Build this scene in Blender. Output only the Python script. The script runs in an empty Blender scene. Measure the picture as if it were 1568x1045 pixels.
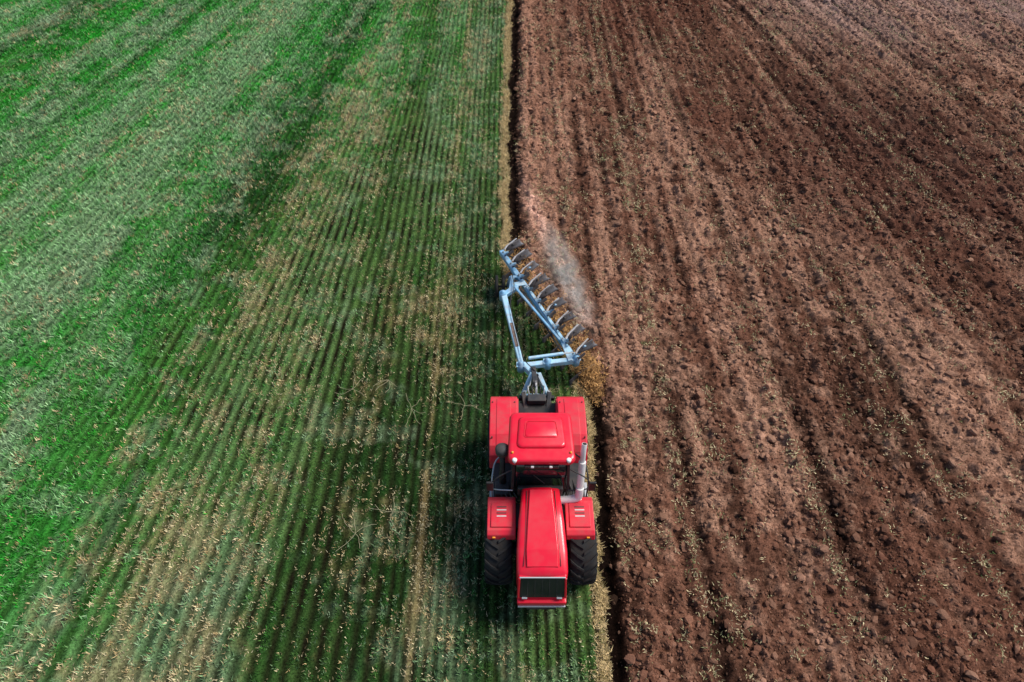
import bpy, math, random
import numpy as np
from mathutils import Vector, Matrix
rng=np.random.default_rng(7); random.seed(7)
sc=bpy.context.scene
sc.view_settings.view_transform='Standard'
try: sc.view_settings.look='None'
except: pass
sc.view_settings.exposure=0
COL=sc.collection

# ------------------------------------------------------------ numpy noise
def _hash(ix,iy,seed):
    h=(ix.astype(np.int64)*374761393+iy.astype(np.int64)*668265263+seed*1442695041)&0xFFFFFFFF
    h=((h^(h>>13))*1274126177)&0xFFFFFFFF
    h=(h^(h>>16))&0xFFFFFFFF
    return h.astype(np.float64)/4294967295.0
def vnoise(x,y,seed=0):
    ix=np.floor(x);iy=np.floor(y);fx=x-ix;fy=y-iy
    fx=fx*fx*(3-2*fx);fy=fy*fy*(3-2*fy)
    a=_hash(ix,iy,seed);b=_hash(ix+1,iy,seed);c=_hash(ix,iy+1,seed);d=_hash(ix+1,iy+1,seed)
    return (a*(1-fx)+b*fx)*(1-fy)+(c*(1-fx)+d*fx)*fy
def fbm(x,y,seed=0,o=4):
    s=0;a=1;t=0
    for i in range(o):
        s=s+a*vnoise(x*2**i+17.3*i,y*2**i-9.1*i,seed+i*31);t+=a;a*=.55
    return s/t
def sm(x,a,b):
    t=np.clip((x-a)/(b-a),0,1);return t*t*(3-2*t)
def gs(x,c,s): return np.exp(-((x-c)/s)**2)
def lin(r,g,b):
    c=np.array([r,g,b])/255.0
    return np.where(c<=.04045,c/12.92,((c+.055)/1.055)**2.4)
def mix(a,b,t):
    t=np.asarray(t)[...,None];return a*(1-t)+b*t

# ------------------------------------------------------------ field layout (world metres)
def slope(u):
    on=np.where(u<0,3.5,5.5)
    return np.sign(u)*.17*np.clip((np.abs(u)-on)/10,0,1.5)
def x_of(u,Y): return u+slope(u)*(40-np.clip(Y,-10,60))
def u_of(X,Y):
    u=X.copy()
    for _ in range(12): u=.5*u+.5*(X-slope(u)*(40-np.clip(Y,-10,60)))
    return u
def bound(Y):   # edge between stubble and ploughed soil
    b=np.where(Y<14.9,2.55,np.where(Y>20.2,-.12,2.55+(Y-14.9)/5.3*(-2.67)))
    return b+(vnoise(Y*1.3,Y*0,5)-.5)*.18+(vnoise(Y*4,Y*0,6)-.5)*.14+.12*np.sin(Y*.13+1.)*sm(Y,20,30)
def veg(X,Y,u):
    """vivid, straw, pale, dark weights for the green side"""
    nb=fbm(u*.22+3,Y*.05,11,3); nm=fbm(u*.9,Y*.16,12,4); ns=fbm(u*3.0,Y*.5,13,3); nf=fbm(X*1.2,Y*1.2,14,4)
    ng=fbm(X*3.1,Y*3.1,15,3); bd=fbm(u*.62+5,Y*.015,16,2); bs=fbm(u*2.1,Y*.02,17,2)
    vivid=sm(-u,7.0,11)*.60+.22+(nb-.5)*.8+(nm-.5)*1.0+(nf-.5)*.7+(bd-.5)*.6
    vivid=vivid+sm(Y,24,40)*.4*sm(-u,.5,4)
    vivid=np.clip(vivid,0,1)
    straw=.18+.42*gs(u,-7.7,.8)*(nf*1.6-.1)+.18*gs(u,-4.6,.5)+(nm-.5)*.9+(ns-.5)*.9+(nf-.5)*1.1+(ng-.5)*1.1+(bs-.5)*.7
    straw=np.clip(straw,0,1)*.85
    straw+= .85*gs(u,-2.70,.17)*(np.clip(ns*2.4-.45,0,1.3))*(1-.55*sm(Y,15,19))
    straw+= .55*gs(X+2.9,0,.8)*gs(Y,17,1.5)*(nf*1.6)+.4*gs(X+4.4,0,.3)*gs(Y,17.3,.4)
    straw-= .26*sm(-u,9,11)
    e=bound(Y)-X
    straw+= 1.2*(1-sm(e,.18,.42))
    straw=np.clip(straw,0,1)
    pale=1.15*gs(u,-15.0,1.15)*sm(Y,12,24)*(.6+nm)+.75*gs(u,-18.6,.45)+.55*gs(u,-12.2,.4)*(nm*1.5)+.5*gs(u,-21.5,.3)
    pale+=.60*sm(nb+nm,1.02,1.28)+.45*gs(u,-3.9,.5)*sm(Y,20,34)+.35*gs(u,-1.9,.35)*sm(Y,18,26)+.50*sm(nf,.52,.69)+.7*np.clip(bs-.52,0,1)+.6*np.clip(bd-.55,0,1)
    pale=np.clip(pale,0,1)
    dark=np.clip(.80*gs(u,-10.2,1.2)*sm(Y,14,26)+.95*gs(X,-3.2,2.7)*gs(Y,11.0,4.8)+.55*gs(u,-1.5,1.4)*(1-sm(Y,22,30))+.6*gs(u,-5.5,3)*(1-sm(Y,6,11))+(nm-.5)*1.3+(nf-.5)*.9+1.8*np.clip(.50-bd,0,1)+(bs-.5)*-.9+.12,0,1)  # deep-green patches, plus the tractor's soft shadow to its left painted in
    return vivid,straw,pale,dark
G_VIV=lin(48,180,50);G_MID=lin(112,152,78);G_DEEP=lin(34,72,30);PALE=lin(196,222,176);STRAW=lin(246,230,184);STRAW2=lin(200,170,118);SOILG=lin(44,40,26)
def veg_green(v,p,d):
    g=mix(np.broadcast_to(G_MID,v.shape+(3,)),G_VIV,v)
    g=mix(g,G_DEEP,d*.85)
    return mix(g,PALE,p*.70)
S_A=lin(104,71,56);S_B=lin(60,39,30);S_L=lin(156,119,98);S_R=lin(82,49,38)
def passline(u):
    q=(u-5.15)/2.75
    return (q-np.round(q))*2.75
def soil_col(X,Y,u):
    nb=fbm(u*.25,Y*.05,41,3);nm=fbm(u*1.1,Y*.22,42,4);nf=fbm(X*2.2,Y*2.2,43,4);ns=fbm(u*2.6,Y*.16,44,3);bd=fbm(u*.9,Y*.02,46,3)
    c=mix(np.broadcast_to(S_A,X.shape+(3,)),S_B,np.clip((nm-.42)*2.2+(nf-.5)*1.3+(bd-.5)*1.5+(ns-.5)*1.2,0,1))
    c=mix(c,S_L,np.clip((nb+nf*1.1+(1-ns)*.9+(.5-bd)*.5-1.50)*2.0,0,.75))
    c=mix(c,S_R,np.clip((fbm(u*.15,Y*.08,45,2)-.45)*2.,0,.6))
    far=gs(u,17,5)*gs(Y,30,9); c=mix(c,lin(58,37,32),far*.6)
    c=mix(c,lin(148,121,111),np.clip(sm(Y,34,46)*sm(u,14,22)*.6*nm*1.8,0,1))
    cx=.9+ (24.5-Y)*.26
    fr=gs(X,cx,.36)*sm(Y,16.8,18)*(1-sm(Y,22,29)); c=mix(c,lin(218,172,152),np.clip(fr*.95*(.2+1.4*nf),0,.9))
    c=mix(c,lin(146,106,86),np.clip(gs(X,1.5,1.2)*sm(Y,17,19)*.55,0,1)*(.3+nm))
    d=passline(u)
    c=mix(c,lin(34,22,17),np.clip((gs(d,.38,.24)*.5)*(2.2*nm-.6)*sm(u,3.5,4.6),0,1))
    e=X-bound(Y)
    c=mix(c,lin(18,12,9),(1-sm(e,.36,.60))*sm(e,-.05,.04)*.94)  # open furrow: moist soil and the wall's shade painted as one dark strip
    return c

# ------------------------------------------------------------ mesh helpers
def np_mesh(name,verts,faces_flat,loop_tot,cols=None,mat=None,smooth=False):
    me=bpy.data.meshes.new(name)
    nv=len(verts);nl=len(faces_flat);nf=nl//loop_tot
    me.vertices.add(nv);me.vertices.foreach_set('co',np.ascontiguousarray(verts,dtype=np.float32).ravel())
    me.loops.add(nl);me.loops.foreach_set('vertex_index',np.ascontiguousarray(faces_flat,dtype=np.int32))
    me.polygons.add(nf);me.polygons.foreach_set('loop_start',np.arange(0,nl,loop_tot,dtype=np.int32))
    try: me.polygons.foreach_set('loop_total',np.full(nf,loop_tot,dtype=np.int32))
    except Exception: pass
    me.polygons.foreach_set('use_smooth',np.full(nf,smooth,dtype=bool))
    me.update(calc_edges=True)
    if cols is not None:
        at=me.color_attributes.new('Col','FLOAT_COLOR','POINT')
        c4=np.ones((nv,4),dtype=np.float32);c4[:,:3]=cols
        at.data.foreach_set('color',c4.ravel())
    ob=bpy.data.objects.new(name,me);COL.objects.link(ob)
    if mat: me.materials.append(mat)
    return ob

def new_mat(name):
    m=bpy.data.materials.new(name);m.use_nodes=True
    nt=m.node_tree;b=nt.nodes['Principled BSDF'];return m,nt,b
def attr_mat(name,rough=.9,noise_scale=30,var=.35,spec=.15,bump=0,detail=4):
    m,nt,b=new_mat(name);N=nt.nodes;L=nt.links
    a=N.new('ShaderNodeAttribute');a.attribute_name='Col'
    g=N.new('ShaderNodeNewGeometry')
    n=N.new('ShaderNodeTexNoise');n.inputs['Scale'].default_value=noise_scale;n.inputs['Detail'].default_value=detail;n.inputs['Roughness'].default_value=.7
    L.new(g.outputs['Position'],n.inputs['Vector'])
    r=N.new('ShaderNodeMapRange');r.inputs[1].default_value=.3;r.inputs[2].default_value=.7;r.inputs[3].default_value=1-var;r.inputs[4].default_value=1+var
    L.new(n.outputs[0],r.inputs[0])
    mx=N.new('ShaderNodeVectorMath');mx.operation='SCALE'
    L.new(a.outputs['Color'],mx.inputs[0]);L.new(r.outputs[0],mx.inputs['Scale'])
    L.new(mx.outputs[0],b.inputs['Base Color'])
    b.inputs['Roughness'].default_value=rough
    b.inputs['Specular IOR Level'].default_value=spec
    if bump:
        bp=N.new('ShaderNodeBump');bp.inputs['Strength'].default_value=bump;bp.inputs['Distance'].default_value=.03
        L.new(n.outputs[0],bp.inputs['Height']);L.new(bp.outputs[0],b.inputs['Normal'])
    return m
M_ground=attr_mat('soil_and_turf',.95,16,.8,bump=1.,detail=5,spec=.03)
M_grass=attr_mat('grass_blades',.65,6,.2,spec=.12,detail=2)
M_clod=attr_mat('clod_soil',.95,35,.3,bump=.4,detail=3,spec=.03)
M_straw=attr_mat('dry_straw',.7,10,.2,spec=.1,detail=2)

# ------------------------------------------------------------ ground
def axis(lo,hi,step,far):
    a=list(np.arange(lo,hi,step));s=step;x=a[-1]
    out=[]
    while x<far: s*=1.35;x+=s;out.append(x)
    s=step;x=lo;pre=[]
    while x>-far: s*=1.35;x-=s;pre.append(x)
    return np.array(pre[::-1]+a+out)
xs=axis(-32,32,.055,900);ys1=np.arange(3,20,.05);ys2=np.arange(20,34,.07);ys3=np.arange(34,52,.1)
tail=[];s=.1;x=ys3[-1]
while x<1500: s*=1.3;x+=s;tail.append(x)
pre=[];s=.06;x=3.
while x>-400: s*=1.35;x-=s;pre.append(x)
ys=np.concatenate([pre[::-1],ys1,ys2,ys3,tail])
X,Y=np.meshgrid(xs,ys);X=X.ravel();Y=Y.ravel()
U=u_of(X,Y)
ROW=.27
def rowwob(X,Y): return .12*(fbm(X*.5,Y*.35,85,2)-.5)
def h_left(X,Y,u):
    return .03*np.cos(2*np.pi*(u-rowwob(X,Y))/ROW)+.06*(fbm(X*1.5,Y*1.5,21,3)-.5)
def h_right(X,Y,u):
    e=X-bound(Y)
    uw=u+.45*(fbm(u*.5,Y*.12,31,3)-.5)
    am=np.clip(fbm(u*.8,Y*.3,30,3)*2.6-.85,0,1.2)
    rid=.055*np.sin(2*np.pi*uw/.55)*am+.04*np.sin(2*np.pi*uw/.92+1.3)*(1.1-am)
    c=.20*(fbm(X*1.7,Y*1.7,32,4)-.5)+.32*np.abs(fbm(X*3.6,Y*3.6,33,3)-.5)+.13*(vnoise(X*9,Y*9,34)-.5)+.09*(fbm(u*2.2,Y*.35,37,3)-.5)
    lump=.13*np.clip(vnoise(X*3.3+.4*vnoise(X*8,Y*8,38),Y*3.3,35)-.60,0,1)*2.4
    p=-.12*gs(passline(u),.38,.17)*sm(u,4,5)*np.clip(fbm(u*.5,Y*.25,39,2)*2.4-.7,0,1.3)+.05*gs(passline(u),0,.25)
    near=sm(e,.25,.75)
    return near*(.05+rid+c+p+lump)-(1-near)*.26*sm(e,0,.07)
fade=sm(-np.abs(X),-60,-34)*sm(-np.abs(Y-25),-60,-30)
side=X>bound(Y)
Z=np.where(side,h_right(X,Y,U),h_left(X,Y,U)*1.0)*fade
vv,st,pl,dk=veg(X,Y,U)
gcol=veg_green(vv,pl*.8,dk)*.45
rowph=.5+.5*np.cos(2*np.pi*(U-rowwob(X,Y))/ROW)
gcol=mix(gcol,STRAW2*.5,np.clip(st*.8-.18,0,.7))
gcol=mix(gcol,SOILG*.45,np.clip(.90*(1-rowph)*(1-vv*.5)*sm(fade,.5,1)*(.4+1.1*fbm(X*2.,Y*1.2,86,3)),0,1))
scol=soil_col(X,Y,U)
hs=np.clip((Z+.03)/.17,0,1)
scol=scol*(.52+.68*hs)[:,None]   # soil colour gets paler with height, darker in the hollows
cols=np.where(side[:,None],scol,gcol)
nx,ny=len(xs),len(ys)
i=np.arange(nx-1);j=np.arange(ny-1);I,J=np.meshgrid(i,j);b0=(J*nx+I).ravel()
F=np.stack([b0,b0+1,b0+1+nx,b0+nx],1).ravel()
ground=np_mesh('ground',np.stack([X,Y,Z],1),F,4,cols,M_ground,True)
def gz(X,Y):
    u=u_of(X,Y);return np.where(X>bound(Y),h_right(X,Y,u),h_left(X,Y,u))
def inview(X,Y,m=2.0):
    return np.abs(X)<.76*(Y*.656+14.35)+m

# ------------------------------------------------------------ blades
def blades(name,px,py,pz,col,length,width,K,spread,mat,lean=(.2,1.0),jit=.35,base=.5):
    n=len(px)
    px=np.repeat(px,K);py=np.repeat(py,K);pz=np.repeat(pz,K);col=np.repeat(col,K,axis=0)
    L=np.repeat(length,K)*rng.uniform(.5,1.25,n*K);W=np.repeat(width,K)*rng.uniform(.7,1.3,n*K)
    px=px+rng.normal(0,spread,n*K);py=py+rng.normal(0,spread*1.3,n*K)
    th=rng.uniform(0,2*np.pi,n*K);ln=rng.uniform(lean[0],lean[1],n*K)
    dx=np.cos(th)*np.sin(ln)*L;dy=np.sin(th)*np.sin(ln)*L;dz=np.cos(ln)*L
    ph=th+np.pi/2+rng.uniform(-.7,.7,n*K)
    wx=np.cos(ph)*W*.5;wy=np.sin(ph)*W*.5
    v=np.empty((n*K,3,3))
    v[:,0]=np.stack([px-wx,py-wy,pz-.01],1);v[:,1]=np.stack([px+wx,py+wy,pz-.01],1);v[:,2]=np.stack([px+dx,py+dy,pz+dz],1)
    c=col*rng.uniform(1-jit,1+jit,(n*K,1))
    c=np.repeat(c[:,None,:],3,1);c[:,:2]*=base  # feet of the blades darkened: shade low in the tuft painted into the colour
    return np_mesh(name,v.reshape(-1,3),np.arange(n*K*3),3,c.reshape(-1,3),mat)
N=250000
u=rng.uniform(-34,2.6,N);Yp=3.3+56*rng.uniform(0,1,N)
far=sm(Yp,22,50);keep=rng.uniform(0,1,N)>far*.35;u=u[keep];Yp=Yp[keep]
vvv=sm(-u,9,12)
ri=np.round(u/ROW);rd=_hash(ri,ri*0,91)
ur=ri*ROW+rng.normal(0,.032,len(u))
inrow=rng.uniform(0,1,len(u))<.88-.42*vvv
Xt=x_of(u,Yp);u=np.where(inrow,ur+rowwob(Xt,Yp),u)
kk=rng.uniform(0,1,len(u))<.62+.5*rd;u=u[kk];Yp=Yp[kk]
Xp=x_of(u,Yp);k=inview(Xp,Yp)&(Xp<bound(Yp)-.03);Xp=Xp[k];Yp=Yp[k];u=u[k]
tr=(np.abs(Xp-.8)<1.75)&(Yp>6.4)&(Yp<14.2)
k=~(tr&(rng.uniform(0,1,len(Xp))<.5));Xp=Xp[k];Yp=Yp[k];u=u[k]
gap=fbm(Xp*2.6,Yp*2.6,81,3);k=(gap+rng.uniform(-.16,.16,len(Xp))>.46-.12*sm(-u,9,12));Xp=Xp[k];Yp=Yp[k];u=u[k]
v1,s1,p1,d1=veg(Xp,Yp,u)
c=veg_green(np.clip(v1+rng.normal(0,.22,len(v1)),0,1),np.clip(p1+rng.normal(0,.32,len(v1)),0,1),np.clip(d1+rng.normal(0,.28,len(v1)),0,1))
iss=rng.uniform(0,1,len(v1))<np.clip(s1*.85+.05,0,.93)
c[iss]=mix(np.broadcast_to(STRAW,(iss.sum(),3)),STRAW2,rng.uniform(0,1,iss.sum()))
c=c*rng.uniform(.45,1.5,(len(c),1))
ln=.095+.08*v1+.03*p1;ln[iss]*=.85
print('tufts',len(Xp))
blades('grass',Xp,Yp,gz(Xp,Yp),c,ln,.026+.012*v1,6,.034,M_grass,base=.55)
N=150000
u=rng.uniform(-32,2.6,N);Yp=rng.uniform(3.3,52,N);Xp=x_of(u,Yp)
v1,s1,p1,d1=veg(Xp,Yp,u);k=inview(Xp,Yp)&(Xp<bound(Yp)+.08)&(rng.uniform(0,1,N)<s1*.75+.03);Xp=Xp[k];Yp=Yp[k]
c=mix(np.broadcast_to(STRAW,(len(Xp),3)),STRAW2,rng.uniform(0,1,len(Xp)))*rng.uniform(.45,1.0,(len(Xp),1))
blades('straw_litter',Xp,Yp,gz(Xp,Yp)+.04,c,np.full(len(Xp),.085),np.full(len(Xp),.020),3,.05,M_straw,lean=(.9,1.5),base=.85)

# ------------------------------------------------------------ clods
phi=(1+5**.5)/2
ico=np.array([[-1,phi,0],[1,phi,0],[-1,-phi,0],[1,-phi,0],[0,-1,phi],[0,1,phi],[0,-1,-phi],[0,1,-phi],[phi,0,-1],[phi,0,1],[-phi,0,-1],[-phi,0,1]])/1.902
icf=np.array([[0,11,5],[0,5,1],[0,1,7],[0,7,10],[0,10,11],[1,5,9],[5,11,4],[11,10,2],[10,7,6],[7,1,8],[3,9,4],[3,4,2],[3,2,6],[3,6,8],[3,8,9],[4,9,5],[2,4,11],[6,2,10],[8,6,7],[9,8,1]])
N=260000
Xp=rng.uniform(-.6,38,N);Yp=3.3+52*rng.uniform(0,1,N)**1.15
k=inview(Xp,Yp,1.5)&(Xp>bound(Yp)+.1);Xp=Xp[k];Yp=Yp[k];u=u_of(Xp,Yp)
e=Xp-bound(Yp)
cl=fbm(u*1.3,Yp*.5,61,3)
k=(rng.uniform(0,1,len(Xp))<(.35+1.5*(cl-.3)))&((e>.5)|(rng.uniform(0,1,len(Xp))<.3));Xp=Xp[k];Yp=Yp[k];u=u[k];e=e[k]
n=len(Xp);print('clods',n)
sz=.017+.021*rng.pareto(2.6,n);sz=np.clip(sz,.017,.11)
V=ico[None]*rng.uniform(.6,1.3,(n,12,1))
V=V*(sz[:,None,None]*np.stack([rng.uniform(.8,1.6,n),rng.uniform(.8,1.6,n),rng.uniform(.5,.95,n)],1)[:,None,:])
th=rng.uniform(0,6.28,n);ct,st_=np.cos(th)[:,None],np.sin(th)[:,None]
vx=V[:,:,0]*ct-V[:,:,1]*st_;vy=V[:,:,0]*st_+V[:,:,1]*ct
zz=gz(Xp,Yp)+sz*.25
V=np.stack([vx+Xp[:,None],vy+Yp[:,None],V[:,:,2]+zz[:,None]],2)
c=soil_col(Xp,Yp,u)*rng.uniform(.7,1.75,(n,1))
c=mix(c,S_L,np.clip(rng.normal(.08,.25,n),0,.85))
c=np.repeat(c[:,None,:],12,1).reshape(-1,3)
F=(icf[None]+12*np.arange(n)[:,None,None]).ravel()
np_mesh('soil_clods',V.reshape(-1,3),F,3,c,M_clod)

# stubble and weed scraps in the ploughed soil
N=80000
Xp=rng.uniform(0,36,N);Yp=rng.uniform(3.3,52,N);u=u_of(Xp,Yp);d=passline(u)
w=1.3*gs(d,0,.17)*(fbm(u*.7,Yp*.9,71,3)>.47)+.50*(fbm(Xp*1.6,Yp*1.0,72,3)>.60)+.03
w=w*np.where(u<6.5,1.5,.7)
k=(rng.uniform(0,1,N)<w*.8)&inview(Xp,Yp)&(Xp>bound(Yp)+.5);Xp=Xp[k];Yp=Yp[k]
c=mix(np.broadcast_to(lin(220,200,158),(len(Xp),3)),lin(92,112,64),rng.uniform(0,1,len(Xp))**1.5)
blades('stubble_scraps',Xp,Yp,gz(Xp,Yp)+.05,c,np.full(len(Xp),.11),np.full(len(Xp),.028),4,.06,M_straw,lean=(.6,1.5),base=.8)
N=10000
Yp=rng.uniform(3.3,56,N);Yp=Yp[(Yp<14.6)|(Yp>20.3)];Xp=bound(Yp)-.02-np.abs(rng.normal(0,.12,len(Yp)))
k=fbm(Yp*1.5,Yp*0,88,3)+rng.uniform(-.2,.2,len(Yp))>.34;Xp=Xp[k];Yp=Yp[k]
c=mix(np.broadcast_to(lin(242,212,158),(len(Xp),3)),lin(128,112,66),rng.uniform(0,1,len(Xp)))
blades('dry_grass_edge',Xp,Yp,gz(Xp-.05,Yp)+.03,c,np.full(len(Xp),.15),np.full(len(Xp),.026),5,.05,M_straw,lean=(.7,1.5),base=.8)

# ------------------------------------------------------------ object materials
def paint(name,col,rough=.32,coat=.35,dust=.25,dustcol=(.22,.16,.12),metal=0,dscale=3.):
    m,nt,b=new_mat(name);N=nt.nodes;L=nt.links
    tc=N.new('ShaderNodeNewGeometry');n=N.new('ShaderNodeTexNoise');n.inputs['Scale'].default_value=dscale;n.inputs['Detail'].default_value=8;n.inputs['Roughness'].default_value=.65
    L.new(tc.outputs['Position'],n.inputs['Vector'])
    r=N.new('ShaderNodeMapRange');r.inputs[1].default_value=.42;r.inputs[2].default_value=.75;r.inputs[3].default_value=0;r.inputs[4].default_value=dust
    L.new(n.outputs[0],r.inputs[0])
    mx=N.new('ShaderNodeMix');mx.data_type='RGBA';mx.inputs['A'].default_value=(*col,1);mx.inputs['B'].default_value=(*dustcol,1)
    L.new(r.outputs[0],mx.inputs['Factor']);L.new(mx.outputs['Result'],b.inputs['Base Color'])
    rr=N.new('ShaderNodeMath');rr.operation='ADD';rr.inputs[1].default_value=rough;L.new(r.outputs[0],rr.inputs[0]);L.new(rr.outputs[0],b.inputs['Roughness'])
    b.inputs['Coat Weight'].default_value=coat;b.inputs['Metallic'].default_value=metal;b.inputs['Coat Roughness'].default_value=.15
    return m
RED=paint('red_paint',(.80,.004,.030),.34,.35,.12)
RED2=paint('red_paint_fender',(.74,.014,.038),.45,.2,.35)
BLK=paint('black_plastic',(.012,.012,.014),.5,0,.2)
DARK=paint('chassis_grey',(.028,.030,.034),.55,0,.4)
RUB=paint('tyre_rubber',(.010,.010,.011),.8,0,.35,(.08,.06,.045),dscale=6)
GLS=paint('cab_glass',(.008,.013,.017),.05,.5,.05)
GRL=paint('grille_mesh',(.010,.014,.018),.35,.2,.12)
CHR=paint('pipe_metal',(.82,.80,.78),.45,0,.22,metal=.1)
SIL=paint('step_metal',(.50,.52,.54),.4,0,.3,metal=.3)
BLU=paint('plough_blue',(.22,.48,.72),.45,.1,.8,(.36,.28,.22),dscale=2.6)
BLU2=paint('plough_blue_pale',(.40,.68,.86),.45,.1,.7,(.42,.28,.20),dscale=4)
STL=paint('worn_steel',(.13,.125,.135),.42,0,.95,(.05,.032,.024),metal=.3,dscale=5)
STLE=paint('polished_steel',(.45,.44,.44),.35,0,.6,(.16,.11,.08),metal=.5,dscale=5)
LMP=paint('lamp_lens',(.85,.85,.82),.15,.3,.05)
AMB=paint('amber_lens',(.85,.30,.02),.2,.3,.05)
WHT=paint('white_print',(.7,.7,.68),.4,0,.1)

def empty(name,loc):
    e=bpy.data.objects.new(name,None);e.location=loc;COL.objects.link(e);e.empty_display_size=1;return e
TR=empty('tractor',(.78,10,0));PL=empty('plough',(1,17,0))
bpy.context.view_layer.update()
def fin(ob,mat,par,bevel=0,smooth=False,seg=2):
    if mat: ob.data.materials.append(mat)
    ob.parent=par;ob.matrix_parent_inverse=Matrix.Translation(par.location).inverted()
    if bevel:
        md=ob.modifiers.new('b','BEVEL');md.width=bevel;md.segments=seg;md.limit_method='ANGLE';md.angle_limit=.6
    if smooth:
        for p in ob.data.polygons:p.use_smooth=True
    return ob
def mo(name,verts,faces,mat,par,bevel=0,smooth=False):
    me=bpy.data.meshes.new(name);me.from_pydata([tuple(v) for v in verts],[],faces);me.update()
    ob=bpy.data.objects.new(name,me);COL.objects.link(ob);return fin(ob,mat,par,bevel,smooth)
BF=[(0,3,2,1),(4,5,6,7),(0,1,5,4),(1,2,6,5),(2,3,7,6),(3,0,4,7)]
def box(name,x0,x1,y0,y1,z0,z1,mat,par,bevel=.02):
    v=[(x0,y0,z0),(x1,y0,z0),(x1,y1,z0),(x0,y1,z0),(x0,y0,z1),(x1,y0,z1),(x1,y1,z1),(x0,y1,z1)]
    return mo(name,v,BF,mat,par,bevel)
def beam(name,p1,p2,w,h,mat,par,bevel=.015,w2=None,h2=None):
    p1=Vector(p1);p2=Vector(p2);d=(p2-p1).normalized();up=Vector((0,0,1))
    if abs(d.z)>.95: up=Vector((0,1,0))
    s=d.cross(up).normalized();t=s.cross(d);w2=w2 or w;h2=h2 or h
    v=[]
    for p,a,b in((p1,w,h),(p2,w2,h2)):
        for q,r in((-1,-1),(1,-1),(1,1),(-1,1)): v.append(p+s*(q*a/2)+t*(r*b/2))
    return mo(name,v,[(0,1,2,3),(7,6,5,4),(0,4,5,1),(1,5,6,2),(2,6,7,3),(3,7,4,0)],mat,par,bevel)
def tube(name,pts,r,mat,par,res=4):
    cu=bpy.data.curves.new(name,'CURVE');cu.dimensions='3D';cu.bevel_depth=r;cu.bevel_resolution=res;cu.use_fill_caps=True
    sp=cu.splines.new('POLY');P=[Vector(p) for p in pts]
    if len(P)>2:
        for _ in range(2):
            Q=[P[0]]
            for a,b in zip(P,P[1:]): Q+= [a.lerp(b,.2),a.lerp(b,.8)]
            Q.append(P[-1]);P=Q
    sp.points.add(len(P)-1)
    for q,p in zip(sp.points,P): q.co=(*p,1)
    ob=bpy.data.objects.new(name,cu);COL.objects.link(ob)
    cu.materials.append(mat);ob.parent=par;ob.matrix_parent_inverse=Matrix.Translation(par.location).inverted();return ob
def loft(name,secs,mat,par,bevel=0,smooth=True,caps=True):
    n=len(secs[0]);v=[p for s in secs for p in s];f=[]
    for a in range(len(secs)-1):
        for i in range(n): f.append((a*n+i,a*n+(i+1)%n,(a+1)*n+(i+1)%n,(a+1)*n+i))
    if caps: f.append(tuple(range(n))[::-1]);f.append(tuple((len(secs)-1)*n+i for i in range(n)))
    return mo(name,v,f,mat,par,bevel,smooth)
def lathe_x(name,cx,cy,cz,prof,mat,par,n=48,smooth=True):
    secs=[]
    for (dx,r) in prof: secs.append([(cx+dx,cy+r*math.cos(2*math.pi*i/n),cz+r*math.sin(2*math.pi*i/n)) for i in range(n)])
    return loft(name,secs,mat,par,0,smooth)
def lathe_z(name,cx,cy,prof,mat,par,n=24,smooth=True):
    secs=[[(cx+r*math.cos(2*math.pi*i/n),cy+r*math.sin(2*math.pi*i/n),z) for i in range(n)] for (z,r) in prof]
    return loft(name,secs,mat,par,0,smooth)

# ------------------------------------------------------------ tractor
CX=.77;R=.95
def wheel(tag,cx,cy,out):
    W=.37
    prof=[(-W*.82,.42),(-W*.95,.55),(-W,.74),(-W*.92,.86),(-W*.6,.895),(0,.905),(W*.6,.895),(W*.92,.86),(W,.74),(W*.95,.55),(W*.82,.42)]
    lathe_x('tyre_'+tag,cx,cy,R,prof,RUB,TR)
    lathe_x('rim_'+tag,cx,cy,R,[(-.22,.43),(-.22,.40),(out*.05,.36),(out*.08,.16),(out*.16,.15),(out*.17,.05)] if out>0 else [(.22,.43),(.22,.40),(-.05,.36),(-.08,.16),(-.16,.15),(-.17,.05)],RED2,TR)
    v=[];f=[];nl=19
    for sd in(-1,1):
        for k in range(nl):
            a0=2*math.pi*(k+(.5 if sd>0 else 0))/nl
            pts=[(.0,0,.90),(.5,.12,.89),(.93,.28,.85),(1.03,.30,.74)]
            b=len(v)
            for (t,da,r) in pts:
                for q in(-1,1):
                    aa=a0-da+q*.042
                    for rr in(r-.03,r+.07):
                        v.append((cx+sd*t*W,cy+rr*math.cos(aa),R+rr*math.sin(aa)))
            for s in range(3):
                o=b+s*4
                f+=[(o+1,o+3,o+7,o+5),(o,o+4,o+6,o+2),(o,o+1,o+5,o+4),(o+2,o+6,o+7,o+3)]
            f+=[(b,b+2,b+3,b+1),(b+12,b+13,b+15,b+14)]
    mo('tyre_lugs_'+tag,v,f,RUB,TR,.006)
for tag,cx,cy,o in(('front_l',CX-1.13,8.08,-1),('front_r',CX+1.13,8.08,1),('rear_l',CX-1.13,11.6,-1),('rear_r',CX+1.13,11.6,1)): wheel(tag,cx,cy,o)
box('front_frame',CX-.42,CX+.42,6.75,9.7,.75,1.25,DARK,TR,.03)
box('rear_frame',CX-.45,CX+.45,10.1,12.7,.75,1.45,DARK,TR,.03)
lathe_z('articulation',CX,9.9,[(.6,.22),(1.5,.22)],DARK,TR)
for n_,y in(('front_axle',8.08),('rear_axle',11.6)): lathe_x(n_,CX,y,R,[(-1.0,.13),(-.45,.2),(0,.3),(.45,.2),(1.0,.13)],DARK,TR,20)
box('rear_deck',CX-.60,CX+.60,10.75,12.55,1.5,1.62,BLK,TR,.02)
box('tool_box',CX-.5,CX+.5,10.9,11.9,1.62,1.95,DARK,TR,.04)
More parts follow.
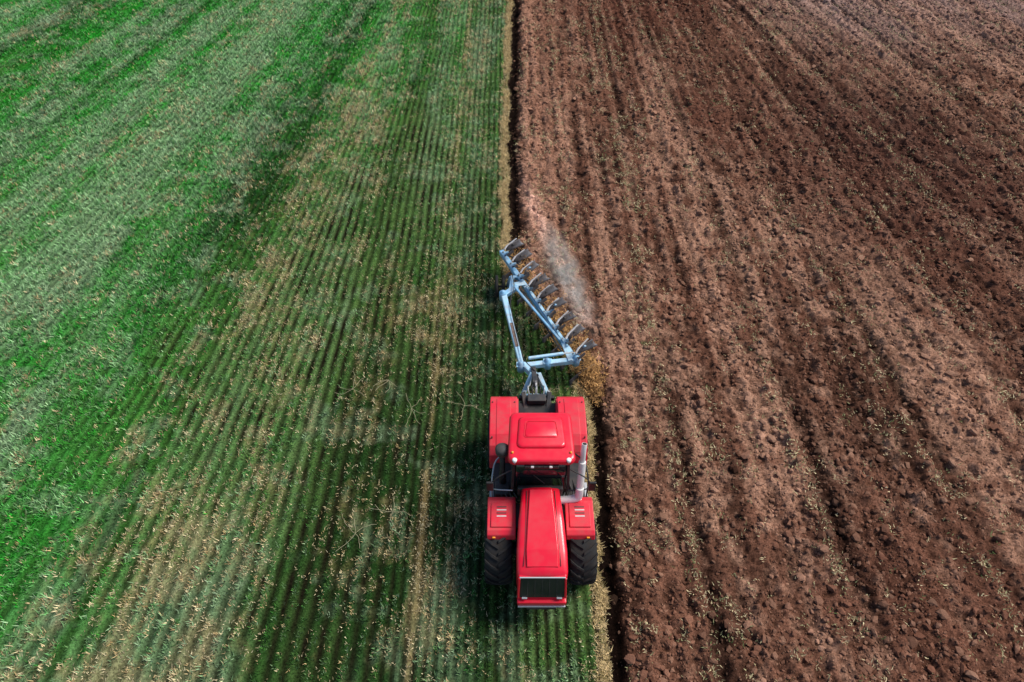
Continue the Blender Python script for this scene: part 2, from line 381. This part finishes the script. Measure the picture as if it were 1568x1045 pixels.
def hsec(y,w,zt,zb,r=.14,crown=.05,cx=CX):
    pts=[(cx-w,y,zb)]
    for i in range(7):
        a=math.pi-math.pi/2*i/6;pts.append((cx-w+r+r*math.cos(a),y,zt-crown-r+r*math.sin(a)))
    pts+=[(cx-w*.45,y,zt-crown*.2),(cx,y,zt),(cx+w*.45,y,zt-crown*.2)]
    for i in range(7):
        a=math.pi/2-math.pi/2*i/6;pts.append((cx+w-r+r*math.cos(a),y,zt-crown-r+r*math.sin(a)))
    pts.append((cx+w,y,zb));return pts
loft('hood',[hsec(6.80,.60,2.10,1.35,.10),hsec(6.84,.635,2.17,1.3,.11),hsec(6.95,.655,2.24,1.3,.13),hsec(7.4,.655,2.36,1.3,.13),hsec(8.2,.60,2.5,1.3,.12),hsec(9.04,.51,2.62,1.3,.11)],RED,TR)
loft('hood_spine',[[(CX-w,y,z-.05),(CX-w+.035,y,z+.012),(CX+w-.035,y,z+.012),(CX+w,y,z-.05)] for y,w,z in((7.0,.42,2.262),(7.4,.43,2.380),(8.2,.38,2.520),(8.97,.32,2.632))],RED,TR,.006,False)
def hz(y): return float(np.interp(y,[6.84,6.95,7.4,8.2,9.08],[2.17,2.24,2.36,2.5,2.62]))
for s in(-1,1):
    beam('hood_seam',(CX+s*.47,7.02,hz(7.02)-.012),(CX+s*.37,8.96,hz(8.96)-.010),.012,.02,BLK,TR,.002)
for s in(-1,1):
    for k in range(5):
        y=7.45+k*.24
        xw=.655-(max(0,y-7.4))*.085
        box('hood_louvre',CX+s*xw-.015,CX+s*xw+.015,y,y+.15,1.65,2.05,BLK,TR,.004)
    box('hood_side_skirt',CX+s*.60-.03,CX+s*.60+.03,6.85,9.0,1.15,1.5,BLK,TR,.01)
def quadslab(name,x0t,x1t,yt,zt,x0b,x1b,yb,zb,th,mat,bev=.01):
    v=[(x0b,yb,zb),(x1b,yb,zb),(x1b,yb+th,zb),(x0b,yb+th,zb),(x0t,yt,zt),(x1t,yt,zt),(x1t,yt+th,zt),(x0t,yt+th,zt)]
    return mo(name,v,BF,mat,TR,bev)
quadslab('front_nose',CX-.61,CX+.61,6.80,2.12,CX-.64,CX+.64,6.56,1.22,.35,RED,.04)
quadslab('grille_glass',CX-.56,CX+.56,6.775,2.10,CX-.58,CX+.58,6.56,1.36,.04,GRL,.01)
for k in range(1,6):
    dx=(-.5+k/6)*1.1
    beam('grille_rib',(CX+dx,6.768,2.06),(CX+dx*1.03,6.560,1.40),.012,.012,DARK,TR,.002)
box('grille_lip',CX-.58,CX+.58,6.765,6.80,2.095,2.125,SIL,TR,.008)
for s in(-1,1):
    beam('grille_corner',(CX+s*.585,6.775,2.10),(CX+s*.61,6.555,1.36),.05,.05,RED,TR,.012)
    box('headlight',CX+s*.45-.07,CX+s*.45+.07,6.52,6.57,1.34,1.39,SIL,TR,.015)
box('bumper',CX-.64,CX+.64,6.46,6.80,1.04,1.25,RED,TR,.04)
box('bumper_trim',CX-.62,CX+.62,6.43,6.50,1.0,1.06,SIL,TR,.012)
box('front_weight',CX-.4,CX+.4,6.48,6.9,.7,1.0,DARK,TR,.04)
def prof_fender(name,x0,x1,prof,th,mat,bev=.03):
    v=[];n=len(prof)
    cy=sum(p[0] for p in prof)/n;cz=1.0
    inn=[]
    for (y,z) in prof:
        d=math.hypot(y-cy,z-cz);inn.append((y-(y-cy)/d*th,z-(z-cz)/d*th))
    for x in(x0,x1):
        v+=[(x,y,z) for y,z in prof];v+=[(x,y,z) for y,z in inn]
    f=[];m=2*n
    for i in range(n-1):
        f+=[(i,i+1,m+i+1,m+i),(n+i,m+n+i,m+n+i+1,n+i+1),(i,n+i,n+i+1,i+1),(m+i,m+i+1,m+n+i+1,m+n+i)]
    f+=[(0,m,m+n,n),(n-1,2*n-1,m+2*n-1,m+n-1)]
    return mo(name,v,f,mat,TR,bev)
for s,x0,x1 in((-1,-.665,.10),(1,1.44,2.205)):
    prof_fender('front_fender',x0,x1,[(7.92,1.82),(7.98,1.98),(8.09,2.04),(8.95,2.06),(9.12,1.95),(9.2,1.55)],.07,RED2,.035)
    xm=(x0+x1)/2
    box('fender_panel',x0+.10,x1-.10,8.17,8.87,2.045,2.085,RED2,TR,.015)
    for k in range(4):
        box('fender_slot',xm-.13,xm+.13,8.46+k*.09,8.49+k*.09,2.08,2.094,DARK if k%2 else WHT,TR,.003)
    box('fender_lamp',xm-.04+s*.2,xm+.04+s*.2,7.92,7.97,1.88,1.93,AMB,TR,.01)
    box('fender_bracket',(x1 if s<0 else x0-.1),(x1+.1 if s<0 else x0),8.2,8.9,1.5,1.95,BLK,TR,.01)
for s,x0,x1 in((-1,-.665,.165),(1,1.375,2.205)):
    prof_fender('rear_fender',x0,x1,[(10.42,1.25),(10.46,1.5),(10.56,1.76),(10.75,1.99),(11.05,2.13),(11.6,2.18),(12.12,2.15),(12.42,2.05),(12.58,1.9),(12.66,1.68)],.07,RED2,.03)
    box('rear_fender_side',(x1-.02 if s<0 else x0-.03),(x1+.03 if s<0 else x0+.02),10.75,12.4,1.35,2.05,RED2,TR,.02)
    pr=[(10.60,1.83),(10.75,2.01),(11.05,2.15),(11.6,2.20),(12.12,2.17),(12.38,2.085)]
    prof_fender('rear_fender_swage',x0+.2,x1-.2,pr,.05,RED2,.015)
    for yy in(10.95,12.2):
        for xx in(x0+.08,x1-.08): lathe_z('fender_bolt',xx,yy,[(2.05,.018),(2.165,.018),(2.17,.01)],DARK,TR,10)
    box('rear_lamp',(x0+x1)/2-.10,(x0+x1)/2+.10,12.62,12.68,1.60,1.70,AMB,TR,.01)
def ring(z,hx,hy,cy,r=.1,n=5,cx=CX,taper=0):
    pts=[]
    for (sx,sy,a0) in((1,-1,-math.pi/2),(1,1,0),(-1,1,math.pi/2),(-1,-1,math.pi)):
        for i in range(n):
            a=a0+math.pi/2*i/(n-1);h=hx-(taper if sy>0 else 0)
            pts.append((cx+sx*(h-r)+r*math.cos(a),cy+sy*(hy-r)+r*math.sin(a),z))
    return pts
CY=9.97
loft('cab_body',[ring(1.45,.80,.66,CY+.08),ring(2.2,.80,.70,CY+.05)],BLK,TR,.02)
loft('cab_glass',[ring(2.2,.77,.78,CY+.03,.12),ring(3.48,.72,.62,CY+.03,.12)],GLS,TR,0)
for sx in(-1,1):
    for (yb,yt) in((CY-.76,CY-.60),(CY+.1,CY+.08),(CY+.80,CY+.66)):
        beam('cab_pillar',(CX+sx*.765,yb,2.18),(CX+sx*.715,yt,3.5),.07,.07,BLK,TR,.01)
RO=[(3.46,.80,.70,.16),(3.50,.87,.765,.16),(3.60,.885,.785,.17),(3.67,.865,.765,.17),(3.70,.83,.73,.16),(3.705,.78,.68,.14)]
loft('cab_roof',[ring(z,hx,hy,CY,r,7,taper=.045) for z,hx,hy,r in RO],RED,TR)
loft('roof_panel',[ring(3.70,.66,.50,CY+.10,.14,6,taper=.05),ring(3.755,.61,.46,CY+.10,.13,6,taper=.05),ring(3.765,.58,.43,CY+.10,.12,6,taper=.05)],RED,TR)
loft('roof_hatch',[ring(3.76,.44,.25,CY+.16,.08,5,taper=.04),ring(3.785,.41,.225,CY+.16,.08,5,taper=.04)],RED,TR,.008)
tube('roof_seal',[p for p in ring(3.772,.45,.26,CY+.16,.08,5,taper=.04)]+[ring(3.772,.45,.26,CY+.16,.08,5,taper=.04)[0]],.007,RED2,TR,1)
for sx in(-1,1):
    lathe_z('roof_lamp',CX+sx*.70,CY-.72,[(3.58,.065),(3.70,.065),(3.71,.04)],LMP,TR,16)
    lathe_z('beacon',CX+sx*.76,CY-.52,[(3.66,.035),(3.73,.035),(3.75,.02)],AMB,TR,12)
for dx in(-.24,-.08,.08,.24):
    box('work_lamp',CX+dx-.04,CX+dx+.04,CY-.84,CY-.79,3.45,3.51,LMP if abs(dx)>.1 else BLK,TR,.012)
box('lamp_visor',CX-.45,CX+.45,CY-.83,CY-.74,3.40,3.50,BLK,TR,.02)
tube('wiper',[(CX+.1,9.14,2.66),(CX-.2,9.20,3.0)],.012,BLK,TR)
box('dash_cowl',CX-.62,CX+.62,9.045,9.2,2.1,2.50,BLK,TR,.05)
for s in(-1,1):
    x0,x1=(CX-1.30,CX-.78) if s<0 else(CX+.78,CX+1.30)
    box('fuel_tank',x0,x1,9.45,10.35,.75,1.45,BLK,TR,.07)
    box('platform',x0-.0,x1+.0,9.25,10.45,1.47,1.52,BLK,TR,.01)
    for k in range(3): box('step',(CX+s*1.32)-.10,(CX+s*1.32)+.10,9.55,10.0,.55+.3*k,.58+.3*k,SIL,TR,.006)
    tube('handrail',[(CX+s*1.33,9.35,1.5),(CX+s*1.33,9.35,2.45),(CX+s*1.25,9.9,2.55),(CX+s*.95,10.2,2.5)],.022,SIL if s<0 else BLK,TR)
    tube('handrail',[(CX+s*1.33,9.35,2.0),(CX+s*1.2,9.15,2.3),(CX+s*.75,9.1,2.35)],.018,SIL if s<0 else BLK,TR)
    tube('mirror_arm',[(CX+s*.76,9.25,3.2),(CX+s*1.15,9.05,3.15),(CX+s*1.3,9.0,2.95)],.018,BLK,TR)
    box('mirror',CX+s*1.36-.10,CX+s*1.36+.10,8.96,9.03,2.55,2.98,BLK,TR,.03)
    for k in range(4):
        a=CX+s*(.62+.12*k)
        tube('hose',[(a,9.1,1.9-.1*k),(a+s*.1,9.35,1.75),(a+s*.05,9.6,1.55),(a,9.9,1.5)],.025,BLK if k%2 else DARK,TR)
box('battery_box',CX-1.25,CX-.85,9.3,9.75,1.5,1.75,DARK,TR,.03)
tube('exhaust_elbow',[(CX+.50,8.98,2.02),(CX+.85,8.98,2.08),(CX+1.05,9.0,2.14),(CX+1.07,9.12,2.45)],.11,CHR,TR,6)
tube('exhaust_pipe',[(CX+1.07,9.12,2.35),(CX+1.09,9.42,3.3)],.10,CHR,TR,6)
tube('exhaust_tip',[(CX+1.09,9.42,3.25),(CX+1.09,9.50,3.75),(CX+1.11,9.58,3.92)],.072,CHR,TR,6)
tube('exhaust_bore',[(CX+1.11,9.575,3.91),(CX+1.112,9.583,3.925)],.058,BLK,TR,6)
box('exhaust_shield',CX+.64,CX+1.14,8.86,9.05,1.86,2.05,CHR,TR,.03)
lathe_z('air_intake_stack',CX-1.03,9.72,[(1.6,.10),(2.2,.10),(2.25,.075),(3.3,.075)],BLK,TR)
lathe_z('air_intake_cap',CX-1.03,9.72,[(3.25,.10),(3.30,.18),(3.46,.19),(3.52,.14),(3.54,.04)],DARK,TR)
for s in(-1,1):
    beam('lift_arm',(CX+s*.42,12.5,.9),(CX+s*.48,13.45,.75),.10,.14,DARK,TR)
    beam('lift_rod',(CX+s*.40,12.65,1.7),(CX+s*.46,13.15,.8),.07,.07,DARK,TR)
    beam('rocker',(CX+s*.34,12.35,1.55),(CX+s*.42,12.85,1.75),.12,.14,DARK,TR)
    tube('lift_cylinder',[(CX+s*.28,12.6,1.1),(CX+s*.38,12.95,1.7)],.05,SIL,TR)
box('hitch_crossbar',CX-.56,CX+.56,12.70,12.82,1.50,1.66,BLK,TR,.02)
box('hitch_plate',CX-.42,CX+.42,12.6,12.7,.6,1.7,DARK,TR,.02)
for k,dx in enumerate((-.22,-.12,.0,.10,.2)):
    tube('hydraulic_hose',[(CX+dx,12.7,1.75),(CX+dx*1.3,12.9,2.0),(CX+dx*1.0+.02,13.3,1.5),(CX+dx*.5,13.8,1.35)],.02,BLK if k%2 else SIL,TR)
box('rear_valve_block',CX-.28,CX+.28,12.45,12.72,1.66,1.86,DARK,TR,.02)

# ------------------------------------------------------------ plough (semi-mounted, reversible)
A=Vector((2.15,14.72,1.05));Bp=Vector((-.42,20.25,1.05));D=(Bp-A);Dn=D.normalized()
beam('lower_cross_shaft',(CX-.5,13.45,.75),(CX+.5,13.45,.75),.12,.12,BLU,PL)
for s in(-1,1):
    beam('headstock_side',(CX+s*.42,13.45,.78),(CX+s*.10,13.95,1.35),.12,.16,BLU2,PL)
beam('headstock_mast',(CX-.02,13.35,1.5),(CX-.06,14.25,1.2),.16,.2,DARK,PL)
beam('top_link',(CX,12.75,1.5),(CX,13.45,1.55),.07,.07,STLE,PL)
beam('headstock_neck',(CX+.05,13.9,1.15),(CX-.35,14.45,1.1),.20,.24,BLU2,PL)
beam('cross_beam',(.26,14.42,1.1),(2.24,14.72,1.08),.18,.20,BLU2,PL,.03)
beam('cross_beam_cylinder',(.55,14.66,1.25),(1.75,14.90,1.22),.10,.10,BLU2,PL,.03)
tube('cylinder_rod',[(1.7,14.89,1.22),(2.1,14.94,1.2)],.035,SIL,PL)
for p in((.30,14.42),(2.17,14.70),(1.2,14.56)):
    lathe_z('pivot',p[0],p[1],[(.9,.13),(1.24,.13),(1.25,.07),(1.31,.07)],BLU,PL,16)
    box('pivot_plate',p[0]-.15,p[0]+.15,p[1]-.11,p[1]+.11,1.205,1.225,BLU2,PL,.008)
beam('transport_arm',(.32,14.45,1.12),(-.30,17.75,1.12),.16,.20,BLU2,PL,.03,.21,.22)
beam('transport_arm_plate',(.18,15.2,1.232),(-.02,16.3,1.232),.11,.02,paint('rust',(.16,.085,.055),.7,0,.8,(.4,.36,.33),dscale=8),PL,.006)
beam('arm_link',(-.34,17.72,1.14),(.20,18.2,1.14),.20,.18,BLU,PL,.03)
lathe_z('pivot_rear',-.33,17.78,[(.92,.14),(1.26,.14),(1.27,.07),(1.33,.07)],BLU,PL,16)
beam('link_to_wheel',(-.05,18.0,1.16),(.02,18.75,1.1),.14,.14,BLU,PL,.02)
beam('brace',(.10,18.12,1.22),(1.66,15.5,1.22),.085,.08,BLU,PL,.02)
beam('main_beam',A,Bp,.19,.20,BLU,PL,.025)
beam('main_beam_top_rail',A+D*.05+Vector((0,0,.13)),A+D*.62+Vector((0,0,.13)),.09,.05,BLU2,PL,.01)
beam('adjuster_bar',A+D*.08+Vector((-.24,-.08,.06)),A+D*.72+Vector((-.20,-.08,.06)),.05,.05,DARK,PL,.01)
beam('gusset',(.02,18.25,1.19),(.50,18.35,1.19),.22,.04,BLU2,PL,.01)
beam('gusset_front',(2.0,14.6,1.21),(1.80,15.4,1.19),.22,.04,BLU2,PL,.01)
for o in(-.13,.13):
    lathe_x('support_tyre',-.46+o,18.95,.42,[(-.05,.30),(-.06,.36),(-.045,.42),(0,.44),(.045,.42),(.06,.36),(.05,.30)],RUB,PL,32)
    lathe_x('support_rim',-.46+o,18.95,.42,[(-.04,.31),(-.035,.26),(-.02,.07),(.02,.07),(.035,.26),(.04,.31)],SIL,PL,24)
tube('wheel_axle',[(-.68,18.95,.42),(-.1,18.95,.42)],.04,DARK,PL)
beam('wheel_fork',(-.16,18.95,.45),(-.05,18.75,1.1),.09,.12,BLU,PL,.015)
beam('wheel_fork_head',(-.05,18.75,1.08),(.28,18.75,1.08),.12,.14,BLU,PL,.015)
def mouldboard(name,base,flip,sc_=1.0,rot=0):
    v=[];nu,nv=11,7
    cr,sr=math.cos(rot),math.sin(rot)
    for i in range(nu):
        t=i/(nu-1)
        hgt=.20+.30*math.sin(math.pi*min(1,t*.62+.18))
        for j in range(nv):
            q=j/(nv-1)
            curl=.04+.24*t
            x=.60*t+curl*q*q-.10*(1-t)*q
            y=-.48+.80*t-.06*q+.08*q*q*(1-t)
            z=hgt*(q-.22*q*q*t)+.10*t*t
            xx=(x-.3)*sc_;yy=y*sc_
            v.append((base[0]+.3+xx*cr-yy*sr,base[1]+xx*sr+yy*cr,base[2]+flip*z*sc_))
    f=[]
    for i in range(nu-1):
        for j in range(nv-1): f.append((i*nv+j,(i+1)*nv+j,(i+1)*nv+j+1,i*nv+j+1))
    ob=mo(name,v,f,STL,PL,0,True);md=ob.modifiers.new('s','SOLIDIFY');md.thickness=.018;return ob
NB=9
for k in range(NB):
    t=.04+.93*k/(NB-1);p=A+D*t
    beam('body_bracket',p+Vector((-.02,0,0)),p+Vector((.22,.05,0)),.10,.22,BLU2,PL,.02)
    tube('leg_lower',[p+Vector((.20,.04,-.05)),p+Vector((.42,.12,-.35)),p+Vector((.40,-.05,-.75)),p+Vector((.22,-.2,-.95))],.045,DARK,PL)
    tube('leg_upper',[p+Vector((.20,.04,.05)),p+Vector((.42,.16,.22)),p+Vector((.44,.05,.48)),p+Vector((.34,-.10,.60))],.045,BLU if k%3==0 else DARK,PL)
    mouldboard('mouldboard_lower',(p.x+.02,p.y,-.12),1,1.0,random.uniform(-.05,.05))
    mouldboard('mouldboard_upper',(p.x+.10,p.y+.05,1.76+random.uniform(-.04,.04)),-1,random.uniform(.68,.80),random.uniform(-.25,.2))
    beam('share_point',p+Vector((.05,-.50,.70)),p+Vector((.17,-.26,.72)),.06,.03,STLE,PL,.005)
    beam('share_edge',p+Vector((.14,-.30,.715)),p+Vector((.52,.22,.64)),.05,.02,STLE,PL,.005)
    beam('skimmer_stalk',p+Vector((.05,-.10,.05)),p+Vector((.20,-.38,.34)),.035,.045,DARK,PL,.008)
    beam('skimmer_blade',p+Vector((.16,-.40,.30)),p+Vector((.40,-.24,.42)),.02,.16,STL,PL,.005)
    tube('bolt',[p+Vector((0,0,.09)),p+Vector((0,0,.175))],.03,STLE,PL)
tube('plough_hose',[(.75,14.0,1.4),(.4,14.5,1.35),(.25,15.2,1.3),(-.1,17.2,1.3),(.1,18.0,1.35),(.0,18.8,1.25)],.016,BLK,PL)
px=[];py=[];pz=[]
for k in range(NB):
    p=A+D*(.04+.93*k/(NB-1));n=170
    px+=list(p.x+.46+rng.normal(0,.20,n));py+=list(p.y+.02+rng.normal(0,.18,n));pz+=list(np.abs(rng.normal(.40,.50,n)))
n=900;px+=list(2.78+rng.normal(0,.17,n));py+=list(14.75+rng.normal(0,.42,n));pz+=list(np.abs(rng.normal(.08,.14,n)))
px=np.array(px);py=np.array(py);pz=np.array(pz)
c=mix(np.broadcast_to(lin(238,182,116),(len(px),3)),lin(70,48,32),rng.uniform(0,1,len(px))**.9)
blades('caught_straw',px,py,pz,c,np.full(len(px),.15),np.full(len(px),.026),4,.05,M_straw,lean=(.4,1.8),base=.8)
tw=bpy.data.curves.new('dry_weeds','CURVE');tw.dimensions='3D';tw.bevel_depth=.0045;tw.bevel_resolution=1
for (cx,cy) in((-4.3,14.6),(-3.4,13.4),(-3.6,9.6),(-4.6,8.9),(-5.5,14.2),(-1.6,13.5)):
    for b in range(5):
        a=random.uniform(0,6.28);x,y=cx,cy;P=[]
        for s in range(6):
            P.append((x,y,.13+random.uniform(-.03,.04)));a+=random.uniform(-.45,.45);l=random.uniform(.06,.18);x+=math.cos(a)*l;y+=math.sin(a)*l
        sp=tw.splines.new('POLY');sp.points.add(len(P)-1)
        for q,p in zip(sp.points,P): q.co=(*p,1)
two=bpy.data.objects.new('dry_weeds',tw);COL.objects.link(two)
tw.materials.append(paint('twig',tuple(lin(190,178,142)),.8,0,.3))

# dust thrown up behind the shares: low drifting volume
dm=bpy.data.materials.new('soil_dust');dm.use_nodes=True;nt=dm.node_tree;N=nt.nodes;L=nt.links
N.remove(N['Principled BSDF'])
vs=N.new('ShaderNodeVolumeScatter');vs.inputs['Color'].default_value=(.97,.66,.52,1);vs.inputs['Anisotropy'].default_value=.1
tc=N.new('ShaderNodeTexCoord');ge=N.new('ShaderNodeNewGeometry')
ln_=N.new('ShaderNodeVectorMath');ln_.operation='LENGTH';L.new(tc.outputs['Object'],ln_.inputs[0])
mr=N.new('ShaderNodeMapRange');mr.inputs[1].default_value=1;mr.inputs[2].default_value=.15;mr.inputs[3].default_value=0;mr.inputs[4].default_value=1;L.new(ln_.outputs['Value'],mr.inputs[0])
nn=N.new('ShaderNodeTexNoise');nn.inputs['Scale'].default_value=2.2;nn.inputs['Detail'].default_value=5;L.new(ge.outputs['Position'],nn.inputs['Vector'])
m2=N.new('ShaderNodeMapRange');m2.inputs[1].default_value=.40;m2.inputs[2].default_value=.68;m2.inputs[3].default_value=0;m2.inputs[4].default_value=3.0;L.new(nn.outputs[0],m2.inputs[0])
mu=N.new('ShaderNodeMath');mu.operation='MULTIPLY';L.new(mr.outputs[0],mu.inputs[0]);L.new(m2.outputs[0],mu.inputs[1]);L.new(mu.outputs[0],vs.inputs['Density'])
L.new(vs.outputs[0],N['Material Output'].inputs['Volume'])
secs=[]
for i in range(1,12):
    a=math.pi*i/12;r=math.sin(a);z=-math.cos(a)
    secs.append([(r*math.cos(2*math.pi*j/20),r*math.sin(2*math.pi*j/20),z) for j in range(20)])
vv_=[p for s in secs for p in s];ff=[]
for a in range(10):
    for i in range(20): ff.append((a*20+i,a*20+(i+1)%20,(a+1)*20+(i+1)%20,(a+1)*20+i))
ff.append(tuple(range(20))[::-1]);ff.append(tuple(200+i for i in range(20)))
me=bpy.data.meshes.new('dust_cloud');me.from_pydata(vv_,[],ff);me.update();me.materials.append(dm)
dc=bpy.data.objects.new('dust_cloud',me);COL.objects.link(dc);dc.location=(2.2,19.6,.45);dc.scale=(.68,3.6,.75);dc.rotation_euler=(0,0,math.radians(15))

# ------------------------------------------------------------ light, sky, camera
w=bpy.data.worlds.new('World');sc.world=w;w.use_nodes=True
nt=w.node_tree;bg=nt.nodes['Background'];sky=nt.nodes.new('ShaderNodeTexSky');sky.sky_type='NISHITA';sky.sun_disc=False
EL,AZ=math.radians(52),math.radians(72)
sky.sun_elevation=EL;sky.sun_rotation=AZ;nt.links.new(sky.outputs[0],bg.inputs[0]);bg.inputs[1].default_value=.12
sl=bpy.data.lights.new('sun','SUN');sl.energy=4.1;sl.angle=math.radians(24);sl.color=(1,.95,.87)
so=bpy.data.objects.new('sun',sl);COL.objects.link(so)
dv=Vector((math.sin(AZ)*math.cos(EL),math.cos(AZ)*math.cos(EL),math.sin(EL)))
so.rotation_euler=(-dv).to_track_quat('-Z','Y').to_euler();so.location=dv*60
cam=bpy.data.cameras.new('camera');cam.lens=24;cam.sensor_width=36;cam.clip_end=5000
co=bpy.data.objects.new('camera',cam);COL.objects.link(co);co.location=(0,0,19);co.rotation_euler=(math.radians(41),0,0)
sc.camera=co
